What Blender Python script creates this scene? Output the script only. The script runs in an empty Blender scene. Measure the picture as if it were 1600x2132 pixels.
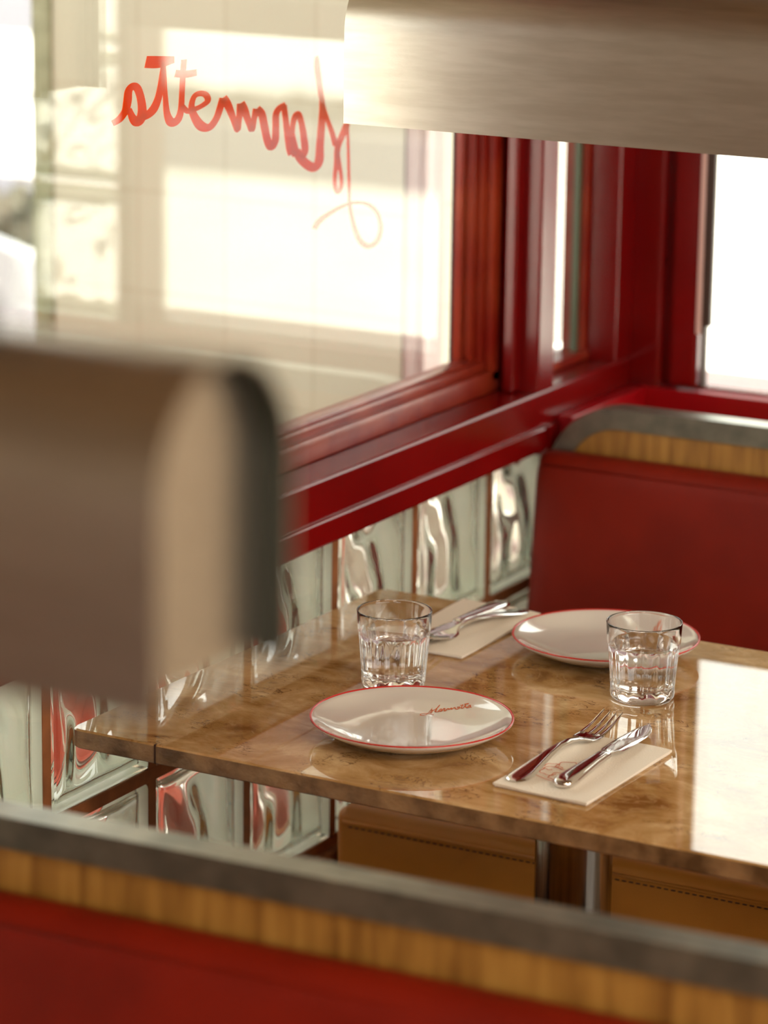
import bpy, bmesh, math, random
from mathutils import Vector, Matrix
random.seed(4)
sc = bpy.context.scene
COL = sc.collection
PI = math.pi

# ------------------------------------------------------------------ camera
cam_d = bpy.data.cameras.new('camera'); cam = bpy.data.objects.new('camera', cam_d); COL.objects.link(cam)
RT = ((0.877874, 0.127532, -0.461598), (0.478700, -0.206429, 0.853366), (0.013544, -0.970115, -0.242262))
m3 = Matrix([[r[0], -r[1], -r[2]] for r in RT])          # right, up, back
cam.matrix_world = Matrix.Translation((1.835, 0.0, 1.788)) @ m3.to_4x4()
cam_d.sensor_fit = 'HORIZONTAL'; cam_d.sensor_width = 36.0
cam_d.lens = 6900.0 / 1600.0 * 36.0
cam_d.clip_start = 0.05; cam_d.clip_end = 300
cam_d.dof.use_dof = True; cam_d.dof.focus_distance = 3.42; cam_d.dof.aperture_fstop = 5.2
sc.camera = cam

# ------------------------------------------------------------------ view, world, sun, added fill lights
sc.view_settings.view_transform = 'Standard'; sc.view_settings.look = 'None'
sc.view_settings.exposure = 0.12; sc.view_settings.gamma = 1.0; sc.view_settings.use_curve_mapping = False
SKY = 3.9
SUN = 24.0
FILL = 50.0
w = bpy.data.worlds.new('world'); sc.world = w; w.use_nodes = True
bg = w.node_tree.nodes['Background']
bg.inputs[0].default_value = (1.0, 0.975, 0.93, 1); bg.inputs[1].default_value = SKY
sl = bpy.data.lights.new('sun', 'SUN'); so = bpy.data.objects.new('sun', sl); COL.objects.link(so)
sl.energy = SUN; sl.angle = math.radians(1.0); sl.color = (1, 0.95, 0.87)
so.rotation_euler = Vector((-0.55, 0.35, -0.85)).to_track_quat('-Z', 'Y').to_euler()
for i, (lx, ly, e) in enumerate([(2.6, 1.2, 1.0), (2.6, -1.2, 0.8), (4.2, 2.6, 1.0)]):  # unseen area lights added under the ceiling to fill the room
    ld = bpy.data.lights.new('fill_light', 'AREA'); lo = bpy.data.objects.new('fill_light', ld); COL.objects.link(lo)
    ld.shape = 'RECTANGLE'; ld.size = 1.2; ld.size_y = 0.6; ld.energy = FILL * e; ld.color = (1.0, 0.86, 0.68)
    lo.location = (lx, ly, 2.66)
try:
    sc.cycles.use_denoising = True
    sc.cycles.max_bounces = 24; sc.cycles.transmission_bounces = 20; sc.cycles.transparent_max_bounces = 16
    sc.cycles.glossy_bounces = 8; sc.cycles.diffuse_bounces = 5
    sc.cycles.sample_clamp_indirect = 8.0
    sc.cycles.blur_glossy = 0.3
except Exception:
    pass

# ------------------------------------------------------------------ node helpers / materials
def new_mat(name):
    m = bpy.data.materials.new(name); m.use_nodes = True
    nt = m.node_tree; nt.nodes.clear()
    out = nt.nodes.new('ShaderNodeOutputMaterial')
    return m, nt, out
def N(nt, t, **kw):
    n = nt.nodes.new(t)
    for k, v in kw.items():
        if k.startswith('i_'):
            key = k[2:].replace('_', ' ')
            n.inputs[key].default_value = v
        else: setattr(n, k, v)
    return n
def ramp(nt, stops):
    r = nt.nodes.new('ShaderNodeValToRGB'); e = r.color_ramp.elements
    while len(e) > 1: e.remove(e[-1])
    e[0].position = stops[0][0]; e[0].color = (*stops[0][1], 1)
    for p, c in stops[1:]:
        x = e.new(p); x.color = (*c, 1)
    return r
def principled(name, col, rough=.5, metal=0, spec=.5, c2=None, nscale=20, bump=0, bscale=60, stretch=(1, 1, 1), coat=0, coat_r=.05, detail=4, pos=(.35, .65)):
    m, nt, out = new_mat(name); L = nt.links.new
    p = N(nt, 'ShaderNodeBsdfPrincipled'); L(p.outputs[0], out.inputs[0])
    p.inputs['Base Color'].default_value = (*col, 1); p.inputs['Roughness'].default_value = rough
    p.inputs['Metallic'].default_value = metal; p.inputs['Specular IOR Level'].default_value = spec
    p.inputs['Coat Weight'].default_value = coat; p.inputs['Coat Roughness'].default_value = coat_r
    tc = N(nt, 'ShaderNodeTexCoord'); mp = N(nt, 'ShaderNodeMapping'); mp.inputs['Scale'].default_value = stretch
    L(tc.outputs['Object'], mp.inputs[0])
    if c2:
        n = N(nt, 'ShaderNodeTexNoise'); n.inputs['Scale'].default_value = nscale; n.inputs['Detail'].default_value = detail
        L(mp.outputs[0], n.inputs['Vector'])
        r = ramp(nt, [(pos[0], col), (pos[1], c2)]); L(n.outputs[0], r.inputs[0]); L(r.outputs[0], p.inputs['Base Color'])
    if bump:
        n = N(nt, 'ShaderNodeTexNoise'); n.inputs['Scale'].default_value = bscale; n.inputs['Detail'].default_value = 3
        L(mp.outputs[0], n.inputs['Vector'])
        b = N(nt, 'ShaderNodeBump'); b.inputs['Strength'].default_value = bump; b.inputs['Distance'].default_value = .002
        L(n.outputs[0], b.inputs['Height']); L(b.outputs[0], p.inputs['Normal'])
    return m
def glass(name, col=(1, 1, 1), ior=1.5, rough=0.0):
    m, nt, out = new_mat(name)
    g = N(nt, 'ShaderNodeBsdfGlass'); g.inputs['Color'].default_value = (*col, 1)
    g.inputs['IOR'].default_value = ior; g.inputs['Roughness'].default_value = rough
    nt.links.new(g.outputs[0], out.inputs[0]); return m
def pane_mat(name, tint=(.97, 1, .97)):
    # thin window glass: straight-through transmission + Schlick reflection on each face
    m, nt, out = new_mat(name); L = nt.links.new
    lw = N(nt, 'ShaderNodeLayerWeight'); lw.inputs['Blend'].default_value = .5
    pw = N(nt, 'ShaderNodeMath', operation='POWER'); pw.inputs[1].default_value = 5
    ml = N(nt, 'ShaderNodeMath', operation='MULTIPLY_ADD'); ml.inputs[1].default_value = .95; ml.inputs[2].default_value = .078
    L(lw.outputs['Facing'], pw.inputs[0]); L(pw.outputs[0], ml.inputs[0])
    t = N(nt, 'ShaderNodeBsdfTransparent'); t.inputs[0].default_value = (*tint, 1)
    g = N(nt, 'ShaderNodeBsdfGlossy'); g.inputs['Roughness'].default_value = 0.0
    mx = N(nt, 'ShaderNodeMixShader'); L(ml.outputs[0], mx.inputs[0]); L(t.outputs[0], mx.inputs[1]); L(g.outputs[0], mx.inputs[2])
    L(mx.outputs[0], out.inputs[0]); return m

M = {}
M['red'] = principled('red_gloss_paint', (.19, .0015, .0015), .20, spec=.5, c2=(.15, .001, .001), nscale=6, bump=.15, bscale=25)
M['red2'] = principled('bright_red_paint', (.42, .003, .008), .28, c2=(.34, .002, .006), nscale=5)
M['sash'] = principled('worn_red_brown_paint', (.30, .035, .010), .28, spec=.5, c2=(.20, .008, .003), nscale=14, bump=.2, bscale=40)
M['leather'] = principled('red_leatherette', (.20, .0085, .001), .5, spec=.2, c2=(.15, .006, .0008), nscale=9, bump=.25, bscale=900, detail=2)
M['tan'] = principled('tan_leatherette', (.58, .22, .030), .45, spec=.25, c2=(.49, .18, .023), nscale=7, bump=.25, bscale=700)
M['thread'] = principled('dark_thread', (.05, .02, .01), .8)
M['steel'] = principled('brushed_steel', (.63, .57, .49), .30, metal=1, c2=(.55, .49, .41), nscale=14, stretch=(1, 8, 8), bump=.05, bscale=300)
M['alu'] = principled('worn_aluminium_edging', (.30, .28, .22), .36, metal=.85, c2=(.17, .165, .13), nscale=22, bump=.1, bscale=200)
M['chrome'] = principled('column_metal', (.42, .41, .37), .16, metal=1, c2=(.30, .29, .26), nscale=30, stretch=(6, 6, .3))
M['cutlery'] = principled('polished_cutlery', (.74, .72, .70), .07, metal=1)
M['porcelain'] = principled('white_porcelain', (.66, .62, .57), .12, spec=.6, coat=1.0, coat_r=.02)
M['redline'] = principled('red_glaze_line', (.55, .02, .015), .2)
M['orange'] = principled('orange_print', (.60, .14, .05), .7)
M['napkin'] = principled('napkin_paper', (.88, .82, .72), .9, spec=.1, bump=.4, bscale=500)
M['tumbler'] = glass('tumbler_glass', (1, 1, 1), 1.48)
M['water'] = glass('water', (1, 1, 1), 1.33)
M['block'] = glass('glass_block_glass', (.985, .996, .98), 1.47)
M['blockside'] = principled('white_block_edge_coating', (.90, .93, .80), .6)
M['mortar'] = principled('brown_mortar', (.30, .105, .03), .8, c2=(.20, .07, .02), nscale=30, bump=.4, bscale=120)
M['pane'] = pane_mat('window_glass')
M['edge'] = principled('glass_edge_green', (.10, .14, .09), .2)
M['vinyl'] = principled('red_vinyl', (.85, .10, .02), .5)
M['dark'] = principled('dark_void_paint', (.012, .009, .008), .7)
M['darkbrown'] = principled('dark_brown_seal', (.05, .022, .012), .5)
M['strip'] = principled('pale_weather_strip', (.75, .48, .42), .4)
def vinyl():
    m, nt, out = new_mat('red_orange_vinyl'); d = N(nt, 'ShaderNodeBsdfDiffuse'); t = N(nt, 'ShaderNodeBsdfTranslucent'); x = N(nt, 'ShaderNodeMixShader')
    d.inputs[0].default_value = (.90, .11, .012, 1); t.inputs[0].default_value = (.95, .15, .015, 1); x.inputs[0].default_value = .35
    nt.links.new(d.outputs[0], x.inputs[1]); nt.links.new(t.outputs[0], x.inputs[2]); nt.links.new(x.outputs[0], out.inputs[0]); return m
M['vinyl'] = vinyl()
M['wire'] = principled('mesh_wire', (.45, .38, .30), .5, metal=.6)
M['floor'] = principled('floor_tiles', (.09, .05, .03), .4, c2=(.06, .035, .02), nscale=8)
M['walnut'] = principled('brown_wall_paint', (.20, .145, .09), .6, c2=(.17, .12, .075), nscale=5)
M['hood_shade'] = principled('dark_hood_shade', (.022, .022, .012), .6)  # shade inside the hood ends, put into the colour
M['plaster'] = principled('cream_plaster', (.60, .52, .40), .8, c2=(.55, .47, .36), nscale=5)
M['ceil'] = principled('warm_wood_ceiling', (.55, .37, .18), .5, c2=(.46, .30, .14), nscale=6, stretch=(1, 12, 1))
M['pavement'] = principled('pale_pavement', (.62, .58, .53), .9, c2=(.52, .49, .46), nscale=2.0, bump=.3)
M['asphalt'] = principled('grey_asphalt', (.080, .073, .088), .9, c2=(.065, .06, .073), nscale=20)
M['coral'] = principled('coral_paint', (.80, .17, .11), .5, c2=(.72, .14, .09), nscale=4)
M['pinkpost'] = principled('pale_pink_wood', (.66, .52, .50), .6, c2=(.52, .36, .34), nscale=5, stretch=(14, 14, .5))
M['trimtile'] = principled('pale_green_mosaic_trim', (.34, .33, .20), .35, c2=(.22, .22, .12), nscale=26, bump=.3)
M['hedge'] = principled('hedge_leaves', (.018, .018, .008), .8, c2=(.06, .045, .028), nscale=9)
M['carpaint'] = principled('silver_car_paint', (.10, .09, .12), .3, metal=.2, coat=1)
M['rubber'] = principled('rubber', (.02, .02, .02), .8)
M['carglass'] = principled('dark_car_glass', (.03, .035, .04), .08)
M['blocker'] = principled('sky_blocker_matte', (.35, .30, .22), .8)  # for the unseen slab that shades the pier

def wood_mat():
    m, nt, out = new_mat('oak_plywood'); L = nt.links.new
    p = N(nt, 'ShaderNodeBsdfPrincipled'); L(p.outputs[0], out.inputs[0]); p.inputs['Roughness'].default_value = .42
    tc = N(nt, 'ShaderNodeTexCoord'); mp = N(nt, 'ShaderNodeMapping'); mp.inputs['Scale'].default_value = (14, 14, 1.2)
    L(tc.outputs['Object'], mp.inputs[0])
    n = N(nt, 'ShaderNodeTexNoise'); n.inputs['Scale'].default_value = 5; n.inputs['Detail'].default_value = 6; n.inputs['Distortion'].default_value = .6
    L(mp.outputs[0], n.inputs['Vector'])
    r = ramp(nt, [(.3, (.20, .082, .012)), (.55, (.36, .17, .030)), (.75, (.45, .235, .048))])
    L(n.outputs[0], r.inputs[0])
    n2 = N(nt, 'ShaderNodeTexNoise'); n2.inputs['Scale'].default_value = 3.2; L(tc.outputs['Object'], n2.inputs['Vector'])
    r2 = ramp(nt, [(.35, (.75, .65, .55)), (.6, (1, 1, 1))]); L(n2.outputs[0], r2.inputs[0])
    mx = N(nt, 'ShaderNodeMix', data_type='RGBA', blend_type='MULTIPLY'); mx.inputs[0].default_value = .7
    L(r.outputs[0], mx.inputs[6]); L(r2.outputs[0], mx.inputs[7]); L(mx.outputs[2], p.inputs['Base Color'])
    return m
M['wood'] = wood_mat()

def marble_mat():
    m, nt, out = new_mat('brown_polished_marble'); L = nt.links.new
    p = N(nt, 'ShaderNodeBsdfPrincipled'); L(p.outputs[0], out.inputs[0])
    p.inputs['Roughness'].default_value = .02; p.inputs['Specular IOR Level'].default_value = .75
    tc = N(nt, 'ShaderNodeTexCoord'); mp = N(nt, 'ShaderNodeMapping'); mp.inputs['Scale'].default_value = (1, 1.7, 1); mp.inputs['Rotation'].default_value = (0, 0, .45)
    L(tc.outputs['Object'], mp.inputs[0])
    a = N(nt, 'ShaderNodeTexNoise'); a.inputs['Scale'].default_value = 9; a.inputs['Detail'].default_value = 10; a.inputs['Roughness'].default_value = .66; a.inputs['Distortion'].default_value = .5
    L(mp.outputs[0], a.inputs['Vector'])
    r = ramp(nt, [(.33, (.24, .11, .028)), (.45, (.44, .25, .088)), (.54, (.55, .34, .145)), (.66, (.76, .54, .29))]); L(a.outputs[0], r.inputs[0])
    # pale fine veins
    wv = N(nt, 'ShaderNodeTexNoise'); wv.inputs['Scale'].default_value = 9; wv.inputs['Detail'].default_value = 6; wv.inputs['Distortion'].default_value = 2.5
    L(mp.outputs[0], wv.inputs['Vector'])
    sub = N(nt, 'ShaderNodeMath', operation='SUBTRACT'); sub.inputs[1].default_value = .5; L(wv.outputs[0], sub.inputs[0])
    ab = N(nt, 'ShaderNodeMath', operation='ABSOLUTE'); L(sub.outputs[0], ab.inputs[0])
    rv = ramp(nt, [(0.0, (1, 1, 1)), (.022, (0, 0, 0))]); L(ab.outputs[0], rv.inputs[0])
    sc_ = N(nt, 'ShaderNodeMath', operation='MULTIPLY'); sc_.inputs[1].default_value = .45; L(rv.outputs[0], sc_.inputs[0])
    mx = N(nt, 'ShaderNodeMix', data_type='RGBA'); L(sc_.outputs[0], mx.inputs[0]); L(r.outputs[0], mx.inputs[6]); mx.inputs[7].default_value = (.58, .37, .18, 1)
    # dark flecks: tiny broken hairlines
    w2 = N(nt, 'ShaderNodeTexNoise'); w2.inputs['Scale'].default_value = 22; w2.inputs['Detail'].default_value = 3; w2.inputs['Distortion'].default_value = 3.0
    L(mp.outputs[0], w2.inputs['Vector'])
    s2 = N(nt, 'ShaderNodeMath', operation='SUBTRACT'); s2.inputs[1].default_value = .5; L(w2.outputs[0], s2.inputs[0])
    a2 = N(nt, 'ShaderNodeMath', operation='ABSOLUTE'); L(s2.outputs[0], a2.inputs[0])
    r2 = ramp(nt, [(0.0, (1, 1, 1)), (.028, (0, 0, 0))]); L(a2.outputs[0], r2.inputs[0])
    gate = N(nt, 'ShaderNodeTexNoise'); gate.inputs['Scale'].default_value = 16; L(tc.outputs['Object'], gate.inputs['Vector'])
    rg = ramp(nt, [(.54, (0, 0, 0)), (.60, (1, 1, 1))]); L(gate.outputs[0], rg.inputs[0])
    mm = N(nt, 'ShaderNodeMath', operation='MULTIPLY'); L(r2.outputs[0], mm.inputs[0]); L(rg.outputs[0], mm.inputs[1])
    m3_ = N(nt, 'ShaderNodeMath', operation='MULTIPLY'); m3_.inputs[1].default_value = .8; L(mm.outputs[0], m3_.inputs[0])
    mx2 = N(nt, 'ShaderNodeMix', data_type='RGBA'); L(m3_.outputs[0], mx2.inputs[0]); L(mx.outputs[2], mx2.inputs[6]); mx2.inputs[7].default_value = (.07, .02, .008, 1)
    L(mx2.outputs[2], p.inputs['Base Color'])
    return m
M['marble'] = marble_mat()
M['marble_edge'] = principled('rough_marble_edge', (.10, .052, .018), .5, c2=(.33, .20, .09), nscale=28, bump=.8, bscale=90, detail=8)

def tile_mat():
    m, nt, out = new_mat('cream_square_tiles'); L = nt.links.new
    p = N(nt, 'ShaderNodeBsdfPrincipled'); L(p.outputs[0], out.inputs[0]); p.inputs['Roughness'].default_value = .3
    tc = N(nt, 'ShaderNodeTexCoord'); sx = N(nt, 'ShaderNodeSeparateXYZ'); L(tc.outputs['Object'], sx.inputs[0])
    cx = N(nt, 'ShaderNodeCombineXYZ'); L(sx.outputs[0], cx.inputs[0]); L(sx.outputs[2], cx.inputs[1])
    b = N(nt, 'ShaderNodeTexBrick'); b.offset = 0; b.inputs['Scale'].default_value = 1.0
    b.inputs['Brick Width'].default_value = .15; b.inputs['Row Height'].default_value = .15; b.inputs['Mortar Size'].default_value = .0022
    b.inputs['Mortar Smooth'].default_value = .1; b.inputs['Bias'].default_value = 0
    b.inputs['Color1'].default_value = (.60, .545, .43, 1); b.inputs['Color2'].default_value = (.57, .515, .40, 1); b.inputs['Mortar'].default_value = (.50, .43, .32, 1)
    L(cx.outputs[0], b.inputs['Vector']); L(b.outputs[0], p.inputs['Base Color'])
    return m
M['tile'] = tile_mat()

# ------------------------------------------------------------------ object helpers
def tag(o, label=None, cat=None, group=None, kind=None):
    if label: o['label'] = label
    if cat: o['category'] = cat
    if group: o['group'] = group
    if kind: o['kind'] = kind
    return o
def empty(name, loc=(0, 0, 0), rz=0):
    o = bpy.data.objects.new(name, None); COL.objects.link(o); o.location = loc; o.rotation_euler = (0, 0, rz); o.empty_display_size = .05
    return o
def obj(name, bm, mat, parent=None, smooth=False, loc=None):
    bmesh.ops.recalc_face_normals(bm, faces=bm.faces)
    return obj_raw(name, bm, mat, parent, smooth, loc)
def obj_raw(name, bm, mat, parent=None, smooth=False, loc=None):
    me = bpy.data.meshes.new(name); bm.to_mesh(me); bm.free()
    mats = mat if isinstance(mat, (list, tuple)) else [mat]
    for x in mats: me.materials.append(x)
    if smooth:
        for p in me.polygons: p.use_smooth = True
    o = bpy.data.objects.new(name, me); COL.objects.link(o)
    if parent: o.parent = parent
    if loc: o.location = loc
    return o
def autosmooth(o, ang=35):
    me = o.data
    for p in me.polygons: p.use_smooth = True
    bm = bmesh.new(); bm.from_mesh(me)
    for e in bm.edges:
        if len(e.link_faces) == 2 and e.calc_face_angle(0) > math.radians(ang): e.smooth = False
    bm.to_mesh(me); bm.free(); return o
def box(bm, x0, x1, y0, y1, z0, z1, bev=0.0, seg=2):
    r = bmesh.ops.create_cube(bm, size=1)
    vs = r['verts']
    for v in vs: v.co = Vector(((x0 + x1) / 2 + v.co.x * (x1 - x0), (y0 + y1) / 2 + v.co.y * (y1 - y0), (z0 + z1) / 2 + v.co.z * (z1 - z0)))
    if bev:
        es = list({e for v in vs for e in v.link_edges})
        bmesh.ops.bevel(bm, geom=es, offset=bev, segments=seg, affect='EDGES', profile=.5)
    return bm
def boxes(*bs):
    bm = bmesh.new()
    for b in bs: box(bm, *b)
    return bm
def loft(bm, rings, cap=True, closed=True):
    R = [[bm.verts.new(p) for p in r] for r in rings]
    n = len(rings[0])
    for a, b in zip(R, R[1:]):
        for i in range(n if closed else n - 1):
            j = (i + 1) % n
            bm.faces.new((a[i], a[j], b[j], b[i]))
    if cap:
        bm.faces.new(R[0][::-1]); bm.faces.new(R[-1])
    return bm
def lathe(bm, prof, n=64, closed=False):
    """prof: (r,z) list, revolved about z; r==0 ends collapse to one vertex"""
    rings = []
    for r, z in prof:
        if r < 1e-7: rings.append([bm.verts.new((0, 0, z))])
        else: rings.append([bm.verts.new((r * math.cos(2 * PI * i / n), r * math.sin(2 * PI * i / n), z)) for i in range(n)])
    for a, b in zip(rings, rings[1:]):
        for i in range(n):
            j = (i + 1) % n
            if len(a) == 1 and len(b) == 1: continue
            if len(a) == 1: bm.faces.new((a[0], b[j], b[i]))
            elif len(b) == 1: bm.faces.new((a[i], a[j], b[0]))
            else: bm.faces.new((a[i], a[j], b[j], b[i]))
    return bm
def prism(bm, poly, axis, a, b):
    """poly of 2D points extruded along axis ('x': (y,z), 'y': (x,z), 'z': (x,y))"""
    def P(p, t):
        return {'x': (t, p[0], p[1]), 'y': (p[0], t, p[1]), 'z': (p[0], p[1], t)}[axis]
    return loft(bm, [[P(p, a) for p in poly], [P(p, b) for p in poly]])
def tube(bm, pts, r, n=10):
    rings = []
    for i, p in enumerate(pts):
        p = Vector(p); d = (Vector(pts[min(i + 1, len(pts) - 1)]) - Vector(pts[max(i - 1, 0)])).normalized()
        u = d.orthogonal().normalized() if i == 0 else (u0 - d * u0.dot(d)).normalized()
        u0 = u; v = d.cross(u)
        rings.append([p + u * r * math.cos(2 * PI * k / n) + v * r * math.sin(2 * PI * k / n) for k in range(n)])
    return loft(bm, rings)
def catmull(pts, k=6):
    out = []
    n = len(pts)
    for i in range(n - 1):
        p0, p1, p2, p3 = pts[max(i - 1, 0)], pts[i], pts[i + 1], pts[min(i + 2, n - 1)]
        for s in range(k):
            t = s / k
            out.append(tuple(.5 * ((2 * b) + (-a + c) * t + (2 * a - 5 * b + 4 * c - d) * t * t + (-a + 3 * b - 3 * c + d) * t ** 3) for a, b, c, d in zip(p0, p1, p2, p3)))
    out.append(tuple(pts[-1])); return out
def ribbon2d(pts, asp=1.0, k=6):
    """pts (u,v,halfwidth) -> list of (left,right) pairs; asp squeezes u while the pen width is applied"""
    P = catmull(pts, k); out = []
    for i, (u, v, w_) in enumerate(P):
        a = P[max(i - 1, 0)]; b = P[min(i + 1, len(P) - 1)]
        du = (b[0] - a[0]) * asp; dv = b[1] - a[1]; l = math.hypot(du, dv) or 1
        nu, nv = -dv / l, du / l
        out.append(((u + nu * w_ / asp, v + nv * w_), (u - nu * w_ / asp, v - nv * w_)))
    return out
def ribbons_mesh(bm, strokes, place, asp, thick, k=6):
    for q, st in enumerate(strokes):
        rb = ribbon2d(st, asp, k); e = thick * .13 * q
        rings = []
        for i, (l, r) in enumerate(rb):
            f = e + thick * .004 * i
            rings.append([place(l[0], l[1], f), place(r[0], r[1], f), place(r[0], r[1], f + thick), place(l[0], l[1], f + thick)])
        loft(bm, rings)
    return bm

# ================================================================== THE SETTING
# glass block wall under the left window: plane x=0 inside, blocks 200 mm pitch
BY0, PITCH = 1.678, .2
ZB, ZM, ZT = .442, .642, .842
NB = 11
wl = empty('wall_left'); tag(wl, kind='structure')
bm = bmesh.new(); g = .0073
for z in (ZB, ZM):                                     # horizontal joints
    box(bm, -.078, -.0015, BY0, BY0 + NB * PITCH, z - g, z + g)
for k in range(NB + 1):                                # vertical joints
    y = BY0 + k * PITCH
    box(bm, -.077, -.002, y - g, y + g, ZB, ZT)
obj('mortar', bm, M['mortar'], wl)
bm = boxes((-.10, .012, -3.5, 4.1, .395, .437, .003), )
obj('block_sill', bm, M['mortar'], wl)
bm = boxes((-.10, 0, -3.5, 4.1, 0, .395), (-.10, 0, -3.5, BY0 - g, .43, .842), (-.10, 0, BY0 + NB * PITCH + g, 4.1, .43, .842), )
obj('lower_wall', bm, M['darkbrown'], wl)
obj('upper_wall', boxes((-.10, 0, -3.5, 4.1, 2.31, 2.8), (-.10, 0, -3.5, 2.44, .918, 2.31)), M['walnut'], wl)

def block_mesh(seed):
    rnd = random.Random(seed)
    S = .0925; D0, D1 = -.080, .0
    bm = bmesh.new()
    # outer shell: bevelled slab
    box(bm, D0, D1, -S, S, -S, S, .006, 3)
    # hollow inside with flowing diagonal waves pressed into both inner faces
    n = 44; s = S - .0085
    ph = [rnd.uniform(0, 6.28) for _ in range(6)]
    def wave(u, v, q):
        a = 6.8 * u + 3.6 * v + ph[q] + 1.3 * math.sin(2.6 * v - 1.2 * u + ph[q + 1])
        b = 5.6 * u - 4.2 * v + ph[q + 2] + 1.1 * math.sin(2.6 * u + 1.0)
        e = max(0, 1 - max(abs(u), abs(v)) ** 6)
        return (.0024 * math.sin(a * 1.0) + .0006 * math.sin(b * 1.0)) * e
    G = {}
    for side, q in ((0, 0), (1, 3)):
        for i in range(n + 1):
            for j in range(n + 1):
                u = -1 + 2 * i / n; v = -1 + 2 * j / n
                r_ = max(abs(u), abs(v)); lip = .010 * max(0, (r_ - .86) / .14) ** 2
                if side == 0: x = D1 - .011 + wave(u, v, q) - lip
                else: x = D0 + .011 + wave(u, v, q if q < 3 else 2) + lip
                G[side, i, j] = bm.verts.new((x, s * u, s * v))
    for side in (0, 1):
        for i in range(n):
            for j in range(n):
                f = [G[side, i, j], G[side, i + 1, j], G[side, i + 1, j + 1], G[side, i, j + 1]]
                # inner cavity: normals must point into the cavity (away from glass)
                if side == 0: f = f[::-1]
                bm.faces.new(f).smooth = True
    rim = [(i, 0) for i in range(n)] + [(n, j) for j in range(n)] + [(i, n) for i in range(n, 0, -1)] + [(0, j) for j in range(n, 0, -1)]
    for a, b in zip(rim, rim[1:] + rim[:1]):
        f = bm.faces.new((G[0, a[0], a[1]], G[0, b[0], b[1]], G[1, b[0], b[1]], G[1, a[0], a[1]]))
        f.smooth = False
    me_bm = bm
    return me_bm
def fix_hollow(bm):
    # outward normals on the outer shell, cavity normals pointing into the cavity
    bmesh.ops.recalc_face_normals(bm, faces=bm.faces)
    seen = set(); isl = []
    for f in bm.faces:
        if f in seen: continue
        st = [f]; seen.add(f); cur = []
        while st:
            x = st.pop(); cur.append(x)
            for e in x.edges:
                for y in e.link_faces:
                    if y not in seen: seen.add(y); st.append(y)
        isl.append(cur)
    def sv(fs):
        return sum(f.calc_center_median().dot(f.normal) * f.calc_area() for f in fs)
    isl.sort(key=lambda fs: -sum(f.calc_area() for f in fs))
    big = max(isl, key=lambda fs: max(v.co.y for f in fs for v in f.verts))
    for fs in isl:
        c = sum((f.calc_center_median() for f in fs), Vector()) / len(fs)
        vol = sum((f.calc_center_median() - c).dot(f.normal) * f.calc_area() for f in fs)
        want = 1 if fs is big else -1
        if vol * want < 0:
            for f in fs: f.normal_flip()
block_protos = []
for sd in range(3):
    b_ = block_mesh(11 + sd); fix_hollow(b_)
    me = bpy.data.meshes.new('glass_block'); b_.to_mesh(me); b_.free(); me.materials.append(M['block']); me.materials.append(M['blockside']); block_protos.append(me)
    for p in me.polygons:
        if abs(p.normal.x) < .5 and max(abs(p.center.y), abs(p.center.z)) > .0918 and -.074 < p.center.x < -.006: p.material_index = 1
for k in range(NB):
    for r_, z in enumerate((ZB, ZM)):
        o = bpy.data.objects.new('glass_block', block_protos[0]); COL.objects.link(o); o.parent = wl
        o.location = (0, BY0 + (k + .5) * PITCH, z + PITCH / 2)
        if (k + r_) % 2: o.data = block_protos[1]

# left window: painted beam, sill, sliding sash, mullion, fixed pane
w1 = empty('window_1'); tag(w1, kind='structure')
bm = boxes((-.08, .050, -1.0, 3.733, .840, .8715, .003), (-.08, .020, 3.733, 4.0, .843, .8715), (.032, .052, 3.7365, 3.772, .832, .8715), (-.09, .045, -1.0, 4.0, .868, .918, .0035))
obj('window_sill', bm, M['red'], w1)
ZTOP = 2.25
bm = bmesh.new()
box(bm, -.045, -.005, 2.50, 3.708, .9185, .946, .002)             # bottom rail
box(bm, -.045, -.015, 2.50, 3.700, .944, .957, .002)
box(bm, -.045, -.021, 2.50, 3.690, .955, .961, .0015)
box(bm, -.045, -.005, 3.683, 3.708, .930, ZTOP, .003)            # meeting stile
box(bm, -.045, -.016, 3.672, 3.685, .945, ZTOP, .002)
box(bm, -.045, -.024, 3.660, 3.674, .950, ZTOP, .0015)
box(bm, -.045, -.034, 3.650, 3.664, .955, ZTOP, .001)
box(bm, -.045, -.005, 2.50, 2.525, .930, ZTOP, .003)
box(bm, -.045, -.005, 2.50, 3.708, ZTOP - .04, ZTOP, .003)
autosmooth(obj('window_sash', bm, M['sash'], w1))
obj('window_pane', boxes((-.033, -.028, 2.51, 3.67, .953, ZTOP - .02)), M['pane'], w1)
bm = bmesh.new()
box(bm, -.075, .045, 3.7145, 3.762, .916, ZTOP, .003)            # mullion
box(bm, .004, .020, 3.694, 3.716, .9185, ZTOP, .003)             # stop bead
box(bm, -.028, .045, 3.949, 4.0, .916, ZTOP, .003)               # corner post
box(bm, -.075, .045, 2.44, 2.50, .916, ZTOP, .003)
box(bm, -.095, .045, 2.44, 4.0, ZTOP, ZTOP + .06, .003)
obj('window_frame', bm, M['red'], w1)
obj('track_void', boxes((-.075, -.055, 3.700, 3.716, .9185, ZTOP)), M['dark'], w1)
bm = bmesh.new()
box(bm, -.03, .006, 3.760, 3.951, .9185, .930, .002)
box(bm, -.03, .002, 3.938, 3.951, .92, ZTOP, .002)
box(bm, -.03, .002, 3.760, 3.768, .92, ZTOP, .002)
obj('fixed_bead', bm, M['sash'], w1)
obj('fixed_pane', boxes((-.012, -.006, 3.764, 3.944, .929, ZTOP)), M['pane'], w1)
obj('glass_edge', boxes((-.0125, -.0055, 3.929, 3.9385, .929, ZTOP)), M['edge'], w1)
bm = bmesh.new()                                                  # fine insect mesh outside the fixed pane
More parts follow.
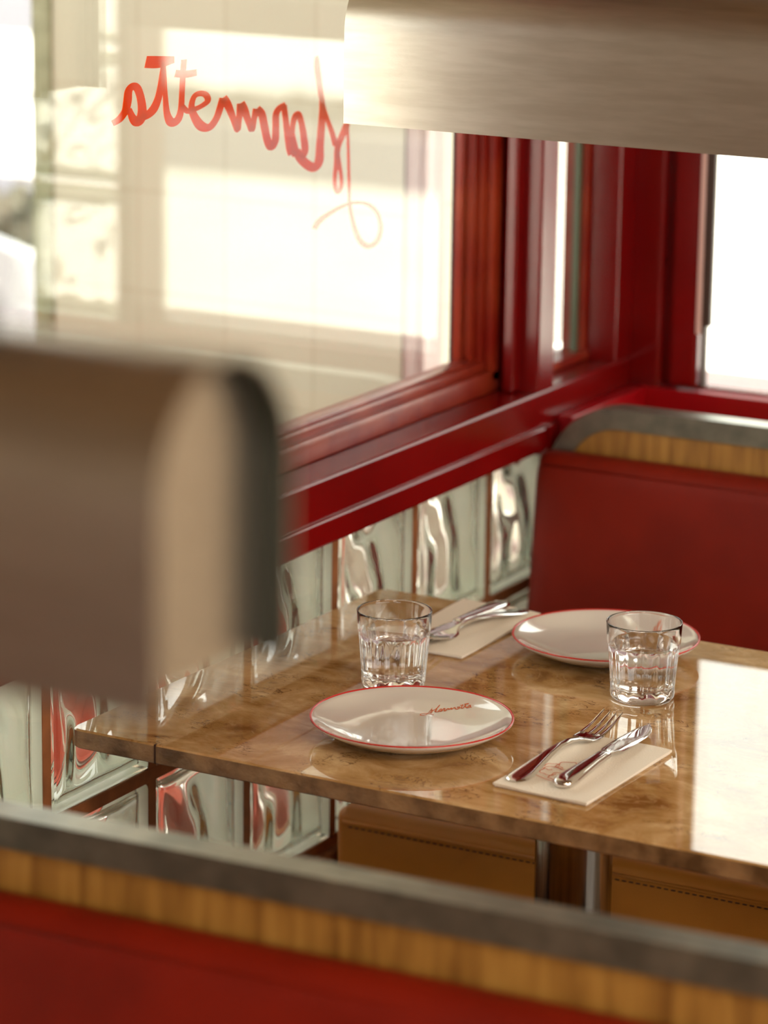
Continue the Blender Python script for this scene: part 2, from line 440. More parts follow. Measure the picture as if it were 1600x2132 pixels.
for i in range(38):
    y = 3.79 + i * .006
    box(bm, -.0512, -.0500, y, y + .0009, .93, 1.6)
for i in range(110):
    z = .932 + i * .006
    box(bm, -.0505, -.0494, 3.79, 4.015, z, z + .0009)
obj('insect_mesh', bm, M['wire'], w1)

# far wall: window beside the corner, tile pier to its right
wf = empty('wall_far'); tag(wf, kind='structure')
bm = boxes((-.10, .16, 4.05, 4.12, 0, .84), (.16, .755, 4.03, 4.12, 0, .87), (.93, 5.5, 4.0, 4.12, 0, 2.8), (-.028, .93, 4.02, 4.06, 1.36, 2.8), (.755, .93, 4.0, 4.12, 0, .87))
obj('lower_wall', bm, M['plaster'], wf)
w2 = empty('window_2'); tag(w2, kind='structure')
bm = bmesh.new()
box(bm, -.028, .087, 4.0, 4.06, .80, 1.40, .004)
box(bm, .085, .103, 4.018, 4.03, .879, 1.40)
box(bm, .101, .140, 4.0, 4.026, .884, 1.40, .004)
box(bm, .694, .712, 4.0, 4.10, .879, 1.36, .004)
box(bm, .10, .712, 4.0, 4.10, 1.31, 1.36, .004)
obj('window_frame', bm, M['red'], w2)
bm = bmesh.new()
box(bm, .06, .70, 4.024, 4.12, .858, .8845, .002)
obj('window_sill', bm, M['sash'], w2)
obj('weather_strip', boxes((.1385, .1445, 3.997, 4.01, .957, 1.33, .002)), M['strip'], w2)
obj('sash_edge', boxes((.1445, .150, 4.002, 4.016, .8845, 1.33, .001), (.149, .157, 4.002, 4.012, .968, 1.33, .001)), M['darkbrown'], w2)
obj('window_pane', boxes((.147, .70, 4.016, 4.021, .884, 1.33)), M['pane'], w2)
for k in range(3):
    o = bpy.data.objects.new('glass_block', block_protos[k % 2]); COL.objects.link(o); o.parent = wf
    o.location = (.818, 4.01, .975 + k * .2 - .005); o.rotation_euler.z = -PI / 2
obj('mortar', boxes((.712, .722, 4.012, 4.09, .87, 1.36), (.914, .93, 4.012, 4.09, .87, 1.36)), M['mortar'], wf)
tr = empty('trim_1'); tag(tr, kind='structure')
bm = bmesh.new()
box(bm, .046, .068, 3.772, 4.0, .66, .879, .002)
box(bm, .046, 1.25, 3.999, 4.020, .66, .879, .002)
box(bm, .046, 1.25, 3.775, 4.0, .64, .66)
obj('ledge_board', bm, M['red2'], tr)

tag(obj('floor', boxes((-.1, 5.5, -3.5, 4.1, -.1, 0)), M['floor']), kind='structure')
tag(obj('ceiling', boxes((-.1, 5.5, -3.5, 4.12, 2.8, 2.9)), M['ceil']), kind='structure')
tag(obj('wall_right', boxes((5.5, 5.6, -3.5, 4.12, 0, 1.0), (5.5, 5.6, -3.5, -2.8, 1.0, 2.8), (5.5, 5.6, 3.0, 4.12, 1.0, 2.8), (5.5, 5.6, -2.8, 3.0, 2.3, 2.8)), M['plaster']), kind='structure')
tag(obj('wall_back', boxes((-.1, 5.6, -3.6, -3.5, 0, .9), (-.1, 1.2, -3.6, -3.5, .9, 2.8), (4.4, 5.6, -3.6, -3.5, .9, 2.8), (1.2, 4.4, -3.6, -3.5, 2.2, 2.8)), M['plaster']), kind='structure')

# ================================================================== OUTSIDE
tag(obj('ground', boxes((-40, -.1, -30, 60, -.06, -.01), (-.1, 40, 4.12, 60, -.06, -.01)), M['pavement']), kind='structure')
tp = obj('tiled_pier', boxes((-.60, -.005, 0, .35, 0, 2.9)), M['tile'], loc=(-.3530, 4.1, .0085))
tag(tp, 'cream square tiled pier standing outside behind the lettered window', 'pier')
o = obj('trim_strip', boxes((-.635, -.60, -.006, .35, 0, 2.9, .004)), M['trimtile'], tp)
o['label'] = 'mottled pale green edge strip'
tag(obj('timber_post', boxes((-.3545, -.322, 4.10, 4.16, -.01, 2.9, .002), (-.346, -.331, 4.092, 4.104, -.01, 2.9, .002)), M['pinkpost']),
    'pale pink painted timber post right of the tiled pier outside', 'post')
tag(obj('sky_blocker', boxes((-2.6, -.105, .4, 4.4, 2.92, 3.0)), M['blocker']), kind='structure')  # unseen slab added overhead to keep sky light off the tiled pier
bm = boxes((-.62, -.30, 1.9, 3.8, .38, .43, .01), (-.62, -.585, 1.9, 3.8, .43, .72, .01), (-.60, -.32, 2.0, 3.7, .12, .38, .01), (-.60, -.56, 1.95, 2.0, -.01, .41), (-.36, -.32, 1.95, 2.0, -.01, .41), (-.60, -.56, 3.70, 3.75, -.01, .41), (-.36, -.32, 3.70, 3.75, -.01, .41))
tag(obj('coral_bench', bm, M['coral']), 'coral red painted bench outside, seen blurred through the glass blocks', 'bench')

def hedge(name, x0, x1, y0, y1, z1, label):
    root = empty(name, ((x0 + x1) / 2, (y0 + y1) / 2, -.01)); tag(root, label, 'hedge')
    hx, hy = (x1 - x0) / 2, (y1 - y0) / 2
    obj('planter_box', boxes((-hx, hx, -hy, hy, 0, z1 * .35, .02)), M['asphalt'], root)
    bm = bmesh.new(); rnd = random.Random(3); box(bm, -hx + .03, hx - .03, -hy + .03, hy - .03, z1 * .3, z1 - .03)
    for i in range(1500):
        c = Vector((rnd.uniform(-hx, hx), rnd.uniform(-hy, hy), rnd.uniform(z1 * .3, z1)))
        a = Vector((rnd.uniform(-1, 1), rnd.uniform(-1, 1), rnd.uniform(-1, 1))).normalized() * .05
        b = a.orthogonal().normalized() * .03
        q = [c - a, c + b, c + a, c - b]; vs = [bm.verts.new(p) for p in q]; bm.faces.new(vs)
    o = obj_raw('foliage', bm, M['hedge'], root)
    return root
hedge('hedge', -4.9, -2.7, 7.3, 7.7, .41, 'low dark clipped hedge far left behind the parked car')
hedge('hedge', 3.0, 8.0, 12.0, 12.3, .10, 'long low hedge across the street beyond the far window')
bm = bmesh.new()
for ya, yb in ((6.3, 10.2), (12.0, 12.35), (12.7, 12.85), (14.3, 19.0)):
    prism(bm, [(1.835 - .605 * ya, ya), (1.835 - .605 * yb, yb), (-17, yb), (-17, ya)], 'z', -.012, -.005)
tag(obj('road', bm, M['asphalt']), kind='structure')
tag(obj('road', boxes((2.6, 9.0, 10.6, 11.9, -.012, -.004), ), M['asphalt']), kind='structure')

# parked car, only its bonnet shows at the far left
car = empty('parked_car', (-2.75, 3.72, -.01)); tag(car, 'pale silver parked car out in the street at the far left, strongly blurred', 'car')
prof = [(-2.1, .35), (-2.15, .75), (-1.9, .92), (-1.45, 1.0), (-1.0, 1.38), (.25, 1.42), (.95, .92), (1.45, .80), (1.9, .62), (2.0, .5), (1.95, .28), (1.55, .22), (-1.7, .22)]
rings = []
for t, s in ((-1, .94), (-.96, 1), (-.6, 1.02), (.6, 1.02), (.96, 1), (1, .94)):
    rings.append([(t * .85, y * (.985 + .015 * s), .22 + (z - .22) * (s if abs(t) > .9 else 1.0)) for y, z in prof])
bm = bmesh.new(); loft(bm, rings)
autosmooth(obj('car_body', bm, M['carpaint'], car), 30)
for sx in (-1, 1):
    bm = bmesh.new(); prism(bm, [(-1.2, 1.0), (-.9, 1.33), (.2, 1.36), (.8, .98)], 'x', sx * .84, sx * .865); obj('side_window', bm, M['carglass'], car)
    for wy in (-1.3, 1.28):
        bm = bmesh.new(); lathe(bm, [(0, -.1), (.2, -.1), (.3, -.08), (.32, 0), (.3, .08), (.2, .1), (0, .1)], 28)
        o = obj('wheel', bm, M['rubber'], car); o.rotation_euler = (0, PI / 2, 0); o.location = (sx * .78, wy, .32)

# red vinyl lettering on the outer face of the pane (reads from the street)
SCRIPT=[
  [(2.8561,1.3465,0.0024),(2.8688,1.3494,0.0028),(2.8801,1.3568,0.0028),(2.8843,1.3667,0.0031),(2.8865,1.3768,0.0028),(2.8948,1.381,0.0028),(2.903,1.378,0.0028),(2.9091,1.3684,0.0028),(2.9122,1.3569,0.0031),(2.9111,1.348,0.0037),(2.9038,1.3431,0.004),(2.8945,1.3475,0.0028),(2.8873,1.358,0.0018)] ,
  [(2.909,1.3502,0.0024),(2.9173,1.3473,0.0031),(2.9326,1.352,0.0034),(2.9427,1.3623,0.0028),(2.9485,1.3758,0.0024),(2.9523,1.3896,0.0021),(2.9555,1.4012,0.0018)] ,
  [(2.9198,1.4036,0.0049),(2.946,1.4012,0.0049),(2.9753,1.4011,0.0028)] ,
  [(2.9534,1.4008,0.0018),(2.9555,1.3837,0.0018),(2.9575,1.3664,0.0018),(2.9607,1.3462,0.0024),(2.9697,1.3353,0.0034),(2.9821,1.3368,0.0031),(2.9886,1.3462,0.0024),(2.9908,1.3632,0.0021),(2.9925,1.3802,0.0021),(2.9952,1.3993,0.0021)] ,
  [(2.9779,1.3861,0.0031),(2.9995,1.3835,0.0031),(3.0202,1.3833,0.0028)] ,
  [(2.9908,1.3511,0.0018),(3.0027,1.3436,0.0021),(3.0181,1.3446,0.0021),(3.0324,1.3469,0.0021),(3.0435,1.351,0.0024),(3.039,1.3578,0.0024),(3.0257,1.3603,0.0024),(3.0148,1.3573,0.0021),(3.0104,1.3468,0.0024),(3.0181,1.3345,0.0031),(3.0313,1.3244,0.0037),(3.0474,1.322,0.0031),(3.0614,1.3299,0.0028),(3.0692,1.3408,0.0028),(3.0748,1.3508,0.0028)] ,
  [(3.0748,1.3508,0.0034),(3.085,1.3421,0.0031),(3.0965,1.3262,0.0024),(3.1057,1.3122,0.0021),(3.1091,1.3249,0.0024),(3.1124,1.3411,0.0031)] ,
  [(3.1124,1.3411,0.0034),(3.1206,1.3326,0.0031),(3.1299,1.3182,0.0024),(3.137,1.3094,0.0024),(3.1415,1.3215,0.0024),(3.1473,1.3316,0.0034)] ,
  [(3.1473,1.3316,0.0031),(3.1579,1.3242,0.0031),(3.1651,1.307,0.0031),(3.1712,1.2928,0.0031),(3.1796,1.2858,0.0034),(3.1878,1.2924,0.0031),(3.1889,1.3074,0.0028),(3.1893,1.321,0.0028),(3.197,1.3271,0.0028),(3.2101,1.33,0.0024)] ,
  [(3.2066,1.3291,0.0024),(3.2104,1.3142,0.0024),(3.2154,1.2955,0.0028),(3.2205,1.2797,0.0031),(3.2243,1.2719,0.0028)] ,
  [(3.2243,1.2719,0.0028),(3.2327,1.2752,0.0028),(3.2264,1.2943,0.0021),(3.2286,1.3093,0.0024),(3.237,1.3163,0.0028),(3.2457,1.3074,0.0024),(3.2521,1.2884,0.0028),(3.2548,1.2727,0.0031),(3.2464,1.2644,0.0028)] ,
  [(3.2352,1.2749,0.0034),(3.2489,1.2626,0.0037),(3.2738,1.2513,0.004),(3.2874,1.2566,0.004),(3.2896,1.2749,0.0034),(3.2929,1.2993,0.0031),(3.2937,1.3209,0.0024),(3.2882,1.3491,0.0015),(3.2815,1.3758,0.0012),(3.2779,1.3685,0.0012),(3.2845,1.3464,0.0015),(3.2937,1.324,0.0018),(3.3053,1.3042,0.0018),(3.317,1.2874,0.0021),(3.3263,1.2708,0.0024)] ,
  [(3.3527,1.293,0.0031),(3.3426,1.2815,0.0031),(3.3314,1.2687,0.0028),(3.3292,1.2517,0.0024),(3.3257,1.2364,0.0018),(3.326,1.2238,0.0018),(3.3326,1.2154,0.0018),(3.3402,1.2208,0.0018),(3.3398,1.2347,0.0015),(3.3344,1.2511,0.0018),(3.3289,1.2674,0.0021)] ,
  [(3.3521,1.3181,0.0012),(3.3539,1.2928,0.0012),(3.3566,1.2611,0.0012),(3.3587,1.2293,0.0012),(3.362,1.1971,0.0015),(3.371,1.1736,0.0018),(3.386,1.1524,0.0021),(3.4074,1.1417,0.0024),(3.4287,1.1445,0.0024),(3.4384,1.1582,0.0021),(3.4291,1.1788,0.0015),(3.4034,1.1928,0.0015),(3.3704,1.1983,0.0015),(3.3381,1.197,0.0018),(3.3063,1.1917,0.0024),(3.2875,1.1864,0.0028),(3.2788,1.1797,0.0024)] ,
]

bm = bmesh.new()
ribbons_mesh(bm, [[(u, v, w_ * 1.25) for u, v, w_ in s] for s in SCRIPT], lambda u, v, t: (-.0332 - t, u, v), .49, .0006)
o = obj('window_lettering', bm, M['vinyl'])
tag(o, 'red script lettering stuck on the big window pane, reading backwards from inside', 'sign')

# ================================================================== BOOTHS
def panel_outline(x0, x1, ins, n=12):
    r = .100 - ins; pts = [(x0 + ins, .02)]
    for i in range(n + 1):
        a = PI - (PI / 2) * i / n
        pts.append((x0 + .100 + r * math.cos(a), .805 + r * math.sin(a)))
    pts += [(x1 - ins * .02, .805 + r), (x1 - ins * .02, .02)]
    return pts
def booth(name, y, rz, x0, x1, label, cush):
    """y = front face of the divider; cushions on the -y side"""
    root = empty(name, (x0, y, 0), rz); L_ = x1 - x0
    tag(root, label, 'booth bench', 'upholstered booth benches along the window')
    # divider panel of plywood with a metal edging band around it
    out = panel_outline(0, L_, 0); inn = panel_outline(0, L_, .0265)
    bm = bmesh.new(); prism(bm, inn, 'y', .004, .031); obj('divider_panel', bm, M['wood'], root)
    bm = bmesh.new(); n = len(out)
    ring = [[(p[0], 0, p[1]), (p[0], .035, p[1]), (q[0], .035, q[1]), (q[0], 0, q[1])] for p, q in zip(out, inn)]
    R = [[bm.verts.new(v) for v in r] for r in ring]
    for a, b in zip(R, R[1:]):
        for i in range(4):
            j = (i + 1) % 4; bm.faces.new((a[i], a[j], b[j], b[i]))
    bm.faces.new(R[0][::-1]); bm.faces.new(R[-1])
    es = [e for e in bm.edges if len(e.link_faces) == 2 and e.calc_face_angle(0) > .9]
    bmesh.ops.recalc_face_normals(bm, faces=bm.faces)
    bmesh.ops.bevel(bm, geom=es, offset=.003, segments=2, affect='EDGES')
    autosmooth(obj('metal_edging', bm, M['alu'], root), 40)
    for side in ((-1, 'cushion'),) if cush == 1 else ((-1, ''), (1, '')):
        s = side[0]; yb = 0 if s < 0 else .035
        def Y(d): return yb + s * d
        # back cushion, slightly reclined, rounded top with a boxing seam
        c0 = .001; prof_ = [(.004, .40), (.088, .40), (.094, .44), (.058, .66), (.043, .815), (.040, .829), (.034, .838), (.026, .8435), (.014, .8455), (.004, .844)]
        rings = []
        for t, ins in ((0, .012), (.004, .004), (.012, 0), (.03, -.0), (L_ - .03, 0), (L_, 0)):
            cx_ = sum(p[0] for p in prof_) / len(prof_); cz = .62
            rings.append([(c0 + t, Y(max(.002, p[0] - (ins if p[0] > .03 else 0))), p[1] - (ins if p[1] > .7 else 0)) for p in prof_])
        bm = bmesh.new(); loft(bm, rings)
        bc = autosmooth(obj('backrest', bm, M['leather'], root), 50)
        tube_b = bmesh.new(); tube(tube_b, [(c0 + .014, Y(.0385), .8305), (L_ - .01, Y(.0385), .8305)], .0018, 8)
        obj('seam_piping', tube_b, M['leather'], bc, True)
        # seat cushion
        bm = bmesh.new(); y0_, y1_ = sorted((Y(.05), Y(.548))); box(bm, .0, L_, y0_, y1_, .36, .522, .014, 4)
        st = autosmooth(obj('seat', bm, M['tan'], root), 50)
        bm = bmesh.new(); yy = Y(.5485)
        tube(bm, [(.012, yy, .507), (L_ - .01, yy, .507)], .0022, 8); obj('seam_piping', bm, M['tan'], st, True)
        bm = bmesh.new()
        nst = int((L_ - .03) / .0085)
        for i in range(nst): box(bm, .02 + i * .0085, .025 + i * .0085, min(yy, yy + s * .0006) - .0004, max(yy, yy + s * .0006) + .0004, .501, .5022)
        obj('stitching', bm, M['thread'], st)
        bm = bmesh.new(); y0_, y1_ = sorted((Y(.06), Y(.47))); box(bm, .004, L_, y0_, y1_, .0, .36)
        obj('plinth', bm, M['darkbrown'], root)
    return root
booth('booth_bench', 3.735, 0, .0505, 1.2, 'red and tan upholstered booth bench across the table, against the far ledge', 1)
booth('booth_bench', 2.0575, math.radians(1.6), .070, 1.27, 'nearest double booth bench with metal capped back crossing the foreground', 2)

# ================================================================== TABLE
tb = empty('dining_table', (.0187, 2.689, 0), math.radians(-1.15))
tag(tb, 'brown polished marble table on a metal column, set for two', 'table')
TL, TD = 1.02, .640
def rrect(x0, x1, y0, y1, r, n=6):
    pts = []
    for cx, cy, a0 in ((x1 - r, y0 + r, -PI / 2), (x1 - r, y1 - r, 0), (x0 + r, y1 - r, PI / 2), (x0 + r, y0 + r, PI)):
        for i in range(n + 1):
            a = a0 + PI / 2 * i / n; pts.append((cx + r * math.cos(a), cy + r * math.sin(a)))
    return pts
bm = bmesh.new()
loft(bm, [[(x, y, z) for x, y in rrect(i, TL - i, i, TD - i, .012)] for z, i in ((.7295, .0015), (.731, 0), (.7482, 0), (.7500, .0016))], cap=True)
bmesh.ops.recalc_face_normals(bm, faces=bm.faces)
for f in bm.faces: f.material_index = 0 if f.normal.z > .5 else 1
obj('tabletop', bm, [M['marble'], M['marble_edge']], tb)
bm = boxes((.1035, .1055, -.0006, .004, .7300, .7500)); obj('edge_joint', bm, M['thread'], tb)
cx, cy = .425, .31
bm = bmesh.new(); lathe(bm, [(0, .03), (.041, .03), (.041, .712), (0, .712)], 40); autosmooth(obj('column', bm, M['chrome'], tb, loc=(cx, cy, 0)))
bm = bmesh.new(); lathe(bm, [(0, .712), (.10, .712), (.10, .7295), (0, .7295)], 40); autosmooth(obj('mounting_plate', bm, M['dark'], tb, loc=(cx, cy, 0)))
bm = bmesh.new(); lathe(bm, [(0, 0), (.24, 0), (.24, .012), (.06, .03), (0, .03)], 48); autosmooth(obj('base', bm, M['chrome'], tb, loc=(cx, cy, 0)))

# ================================================================== PLATES
ZTAB = .7503
def make_plate():
    root = empty('dinner_plate'); R_ = .104
    prof_ = [(0, .0065), (.050, .0065), (.068, .0085), (.085, .0135), (.097, .0190), (.1022, .0218), (.1040, .0220), (.1042, .0208), (.0990, .0165),
             (.086, .0095), (.070, .0035), (.062, .0018), (.0600, .0), (.0560, .0), (.0550, .0022), (0, .0028)]
    bm = bmesh.new(); lathe(bm, prof_, 128); o = obj('plate_body', bm, M['porcelain'], root, True)
    bm = bmesh.new(); lathe(bm, [(.1016, .0214), (.1020, .0221), (.1030, .0226), (.1040, .0224), (.1043, .0214), (.1036, .0209), (.1016, .0214)], 128)
    obj('rim_line', bm, M['redline'], root, True)
    def zp(r):
        q = prof_[:6]
        for (a, za), (b, zb) in zip(q, q[1:]):
            if r <= b: return za + (zb - za) * (r - a) / (b - a)
        return q[-1][1]
    bm = bmesh.new(); kx = .084; kz = .115
    def place(u, v, t):
        X = (3.10 - u) * kx; Yv = .067 + (v - 1.29) * kz
        X += .022
        return (X, Yv, zp(math.hypot(X, Yv)) + .00025 + t)
    st = [[(u, v, w_ * 1.5) for u, v, w_ in s] for s in SCRIPT]
    ribbons_mesh(bm, st, place, .6, .0001, 3); 
    obj('script_print', bm, M['orange'], root)
    tag(root, None, 'plate', 'white plates with a red rim line')
    return root
def copy_tree(o, parent=None):
    c = o.copy(); COL.objects.link(c); c.parent = parent
    for ch in o.children: copy_tree(ch, c)
    return c
p1 = make_plate(); p1.location = (.3325, 2.843, ZTAB); p1.rotation_euler.z = math.radians(11)
p1['label'] = 'white plate with thin red rim at the front of the table, script print showing'
p2 = copy_tree(p1); p2.location = (.3765, 3.2165, ZTAB); p2.rotation_euler.z = math.radians(4)
p2['label'] = 'white red-rimmed plate at the back, partly hidden behind a tumbler'

# ================================================================== TUMBLERS
def make_tumbler():
    root = empty('water_tumbler'); n = 144; NF = 14; Ht = .084
    def ro(z): return .0338 + (.0405 - .0338) * (z / Ht)
    def ring(r, z, flute=0.0):
        out = []
        for i in range(n):
            a = 2 * PI * i / n; t = (a * NF / (2 * PI)) % 1.0
            k = r - flute * .0013 * math.sin(PI * t) ** .8
            out.append((k * math.cos(a), k * math.sin(a), z))
        return out
    rings = [ring(.030, 0), ring(.0325, .0008), ring(.0338, .003), ring(ro(.008), .008)]
    rings += [ring(ro(.012), .012, 1.0)] + [ring(ro(z), z, 1.25) for z in (.018, .030, .042, .052)] + [ring(ro(.0565), .0565, 1.0), ring(ro(.0600) , .0600), ring(ro(.063) + .0004, .063), ring(ro(.075), .075), ring(ro(.082), .082), ring(.0404, .0833), ring(.0401, .0838), ring(.0398, .0840), ring(.0394, .0839), ring(.0391, .0835)]
    def ri(z): return ro(z) - (.0024 if z < .06 else .0024 - .0009 * (z - .06) / .024)
    rings += [ring(ri(z), z) for z in (.080, .070, .060, .050, .035, .022)] + [ring(ri(.016) - .001, .0145), ring(.026, .0118), ring(.012, .0110)]
    bm = bmesh.new(); loft(bm, rings, cap=True)
    o = obj('glass_body', bm, M['tumbler'], root, True); autosmooth(o, 50)
    ww = .0005; zl = .0585
    prof_ = [(0, .0107), (.012, .0107), (.0262, .0115), (ri(.016) - .001 + ww, .0143)] + [(ri(z) + ww, z) for z in (.022, .035, .050, zl)] + [(ri(zl) - .001, zl - .0002), (0, zl - .0004)]
    bm = bmesh.new(); lathe(bm, prof_, 96); autosmooth(obj('water', bm, M['water'], root), 50)
    tag(root, None, 'glass', 'fluted water tumblers')
    return root
t1 = make_tumbler(); t1.location = (.2315, 2.991, ZTAB)
t1['label'] = 'fluted tumbler of water on the window side, behind the front plate'
t2 = copy_tree(t1); t2.location = (.4785, 3.0885, ZTAB); t2.rotation_euler.z = .2
t2['label'] = 'fluted tumbler of water on the right, in front of the back plate'

# ================================================================== NAPKINS
def napkin(name, c, label, wav):
    """c: four corners near-left, near-right, far-right, far-left in table-plane metres"""
    root = empty(name, (c[0][0], c[0][1], ZTAB)); tag(root, label, 'napkin', 'folded paper napkins')
    nx, ny = 14, 22; rnd = random.Random(wav)
    def P(u, v, z):
        a = Vector(c[0]).lerp(Vector(c[1]), u); b = Vector(c[3]).lerp(Vector(c[2]), u); p = a.lerp(b, v)
        return (p.x - c[0][0], p.y - c[0][1], z)
    def layer(z0, z1, ins, nm):
        bm = bmesh.new()
        top = [[bm.verts.new(P(ins + (1 - 2 * ins) * i / nx, ins * .6 + (1 - 1.2 * ins) * j / ny, z1 + .0007 * math.sin(i * .5 + j * .35 + wav) + .002 * max(0, j / ny - .7) * wav % .0013)) for j in range(ny + 1)] for i in range(nx + 1)]
        bot = [[bm.verts.new(P(ins + (1 - 2 * ins) * i / nx, ins * .6 + (1 - 1.2 * ins) * j / ny, z0)) for j in range(ny + 1)] for i in range(nx + 1)]
        for i in range(nx):
            for j in range(ny):
                bm.faces.new((top[i][j], top[i + 1][j], top[i + 1][j + 1], top[i][j + 1])); bm.faces.new((bot[i][j], bot[i][j + 1], bot[i + 1][j + 1], bot[i + 1][j]))
        rim = [(i, 0) for i in range(nx)] + [(nx, j) for j in range(ny)] + [(i, ny) for i in range(nx, 0, -1)] + [(0, j) for j in range(ny, 0, -1)]
        for a, b in zip(rim, rim[1:] + rim[:1]):
            bm.faces.new((bot[a[0]][a[1]], bot[b[0]][b[1]], top[b[0]][b[1]], top[a[0]][a[1]]))
        autosmooth(obj(nm, bm, M['napkin'], root), 50)
    layer(.0001, .0016, .012, 'lower_fold'); layer(.0018, .0034, 0, 'upper_fold')
    return root
nr = napkin('paper_napkin', [(.4752, 2.7442), (.5792, 2.7367), (.5839, 2.9279), (.4822, 2.9346)], 'folded white napkin at the front right with an orange line drawing', 1)
nl = napkin('paper_napkin', [(.1490, 3.1150), (.2508, 3.1140), (.2490, 3.3143), (.1445, 3.3233)], 'folded white napkin at the back near the glass blocks', 2)
# orange scalloped line drawing printed on the front napkin
bm = bmesh.new(); W_ = .0005
pr = []
for (a, b, r0) in ((.034, .062, .011), (.048, .050, .010), (.056, .070, .011), (.040, .083, .010), (.062, .054, .009), (.028, .073, .008)):
    pr.append([(a + r0 * (1 + .12 * math.cos(5 * t)) * math.cos(t), b + r0 * (1 + .12 * math.cos(5 * t)) * math.sin(t) * 1.25, W_) for t in [k * .42 + r0 * 90 for k in range(12)]])
pr.append([(.020, .045, W_), (.030, .040, W_), (.045, .034, W_), (.058, .036, W_)])
ribbons_mesh(bm, pr, lambda u, v, t: (u, v, .00425 + t), 1.0, .0001, 4)
obj('line_drawing', bm, M['orange'], nr)

# ================================================================== CUTLERY  (local +x from handle end to tip)
def flat_loft(secs, n=10):
    """secs: (x, halfwidth, zcentre, halfthick, dish)"""
    bm = bmesh.new(); rings = []
    for x, hw, z, ht, dish in secs:
        up = []; dn = []
        for i in range(n + 1):
            t = -1 + 2 * i / n; k = math.sqrt(max(0, 1 - t ** 4))
            d = dish * (t * t)
            up.append((x, 1.22 * hw * t, z + d + ht * k)); dn.append((x, 1.22 * hw * t, z + d - ht * k))
        rings.append(up + dn[::-1][1:-1])
    loft(bm, rings); return bm
def make_fork():
    root = empty('table_fork')
    S = [(0, .0035, .0018, .0008, 0), (.003, .0072, .0020, .0012, 0), (.010, .0100, .0024, .0016, 0), (.022, .0106, .0034, .0017, 0), (.045, .0082, .0066, .0019, 0), (.070, .0054, .0100, .0021, 0),
         (.095, .0036, .0122, .0021, 0), (.115, .0030, .0120, .0020, 0), (.130, .0032, .0096, .0019, 0), (.138, .0060, .0072, .0014, .0004), (.144, .0098, .0054, .0012, .0010), (.152, .0118, .0042, .0011, .0015), (.162, .0120, .0044, .0010, .0014), (.166, .0119, .0048, .0010, .0012)]
    bm = flat_loft(S)
    for k in range(4):
        yc = (-.0093 + k * .0062) * 1.22
        rings = []
        for x, hw, z in ((.163, .0021, .0046), (.175, .0018, .0064), (.188, .0016, .0096), (.199, .0013, .0132), (.206, .0009, .0158), (.209, .0004, .0170)):
            h = .0009 if x < .205 else .0005
            rings.append([(x, yc * (1 - .06 * (x - .163) / .046) + hw * a, z + .0010 * (yc / .0093) ** 2 + h * b) for a, b in ((-1, -1), (-.4, -1.3), (.4, -1.3), (1, -1), (1, 1), (.4, 1.2), (-.4, 1.2), (-1, 1))])
        loft(bm, rings)
    autosmooth(obj('fork_body', bm, M['cutlery'], root), 50)
    tag(root, None, 'fork', 'table forks'); return root
def make_knife():
    root = empty('table_knife')
    S = [(0, .003, .0045, .0020, 0), (.002, .0065, .0046, .0033, 0), (.008, .0092, .0048, .0042, 0), (.020, .0100, .0050, .0046, 0), (.045, .0086, .0054, .0046, 0), (.075, .0066, .0058, .0043, 0), (.098, .0058, .0060, .0040, 0), (.104, .0064, .0060, .0036, 0), (.107, .0050, .0060, .0026, 0)]
    bm = flat_loft(S, 12); autosmooth(obj('handle', bm, M['cutlery'], root), 60)
    S = [(.106, .0048, .0060, .0022, 0), (.110, .0052, .0060, .0016, 0), (.116, .0078, .0058, .0012, 0), (.124, .0094, .0054, .0011, 0), (.150, .0100, .0048, .0010, 0), (.180, .0098, .0040, .0009, 0), (.200, .0084, .0034, .0008, 0), (.214, .0056, .0030, .0006, 0), (.222, .0026, .0028, .0005, 0), (.226, .0006, .0028, .0003, 0)]
    bm = flat_loft(S, 8)
    for v in bm.verts:
        if v.co.x > .19: v.co.y += (v.co.x - .19) * .13
    autosmooth(obj('blade', bm, M['cutlery'], root), 50)
    tag(root, None, 'knife', 'table knives'); return root
ZN = ZTAB + .0040
f1 = make_fork(); f1.location = (.4915, 2.7540, ZN); f1.rotation_euler.z = math.radians(87)
f1['label'] = 'fork with tines up on the front right napkin, left of the knife'
k1 = make_knife(); k1.location = (.5400, 2.7590, ZN); k1.rotation_euler.z = math.radians(90.5)
k1['label'] = 'table knife on the front right napkin, right of the fork'
f2 = copy_tree(f1); f2.location = (.2290, 3.3130, ZN); f2.rotation_euler.z = math.radians(-99)
f2['label'] = 'fork on the back napkin, nearer the plate'
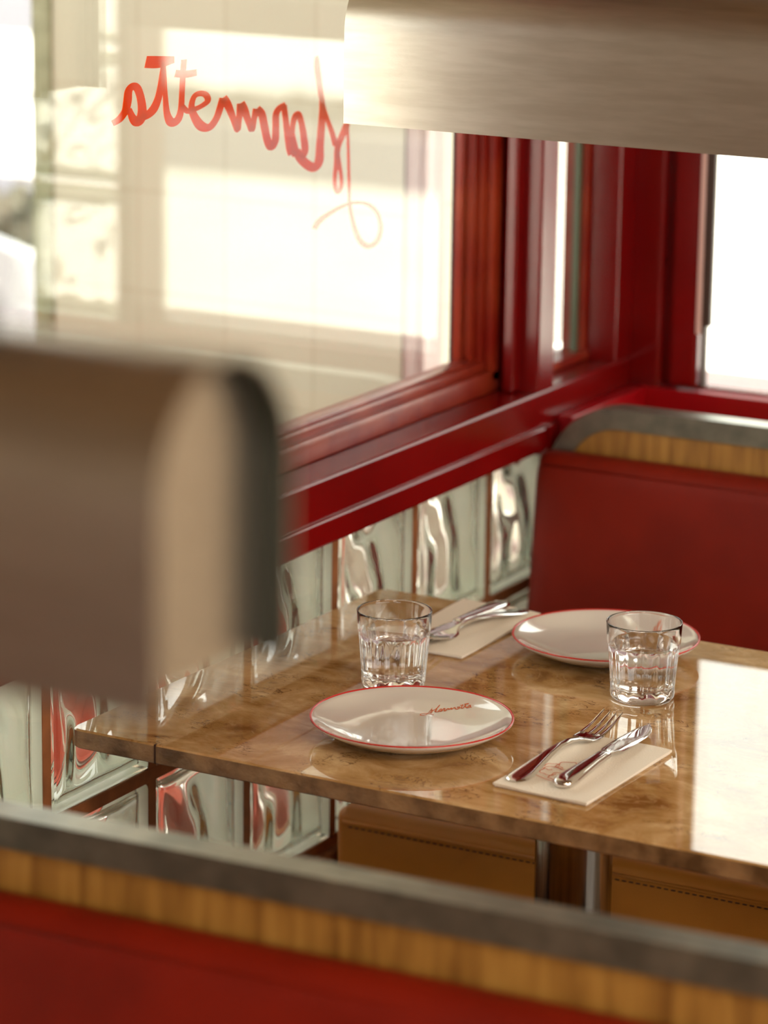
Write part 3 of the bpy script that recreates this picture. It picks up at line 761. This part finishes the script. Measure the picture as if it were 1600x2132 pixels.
k2 = copy_tree(k1); k2.location = (.2015, 3.3170, ZN); k2.rotation_euler.z = math.radians(-94)
k2['label'] = 'table knife on the back napkin, nearer the glass blocks'

# ================================================================== HANGING LAMPS
def make_lamp():
    L_ = .932; root = empty('hanging_lamp'); r = .0585; hs = .095; n = 26; t = .0015
    def arch(rr, zb=0.0):
        pts = [(-rr, zb), (-rr, hs * .5)]
        for i in range(n + 1):
            a = PI - PI * i / n; pts.append((rr * math.cos(a), hs + rr * math.sin(a)))
        pts += [(rr, hs * .5), (rr, zb)]; return pts
    o_, i_ = arch(r), arch(r - t)
    bm = bmesh.new(); loft(bm, [[(x, y, z) for y, z in o_ + i_[::-1]] for x in (0, L_)])
    autosmooth(obj('hood', bm, M['steel'], root), 40)
    for x in (.018, L_ - .020):
        bm = bmesh.new(); prism(bm, arch(r - t - .0002, .002), 'x', x, x + .002); obj('end_cap', bm, M['steel'], root)
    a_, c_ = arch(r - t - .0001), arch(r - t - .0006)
    for xa, xb in ((.0005, .0178), (L_ - .0178, L_ - .0005)):  # near-black bands painted as the shade inside the hood's open ends
        bm = bmesh.new(); loft(bm, [[(x, y, z) for y, z in a_ + c_[::-1]] for x in (xa, xb)]); autosmooth(obj('hood_shade_band', bm, M['hood_shade'], root), 40)
    bm = boxes((.022, L_ - .022, -.045, .045, .018, .022)); obj('diffuser', bm, M['porcelain'], root)
    for x in (.185, L_ - .142):
        bm = bmesh.new(); tube(bm, [(x, 0, hs + r - .001), (x, 0, 2.8 - 1.345)], .006, 14); hr = obj('hanging_rod', bm, M['dark'], root, True)
        bm = bmesh.new(); lathe(bm, [(0, 0), (.014, 0), (.014, .012), (.009, .016), (0, .016)], 20); obj('collar', bm, M['dark'], hr, True, loc=(x, 0, hs + r))
    tag(root, None, 'lamp', 'arched metal lamps hung over the tables')
    return root
l1 = make_lamp(); l1.location = (.157, 3.060, 1.345)
l1['label'] = 'brushed metal arched lamp hanging over the set table, upper right'
l2 = copy_tree(l1); l2.location = (.157, 1.232, 1.345)
l2['label'] = 'nearest arched metal lamp, large and out of focus at the left'
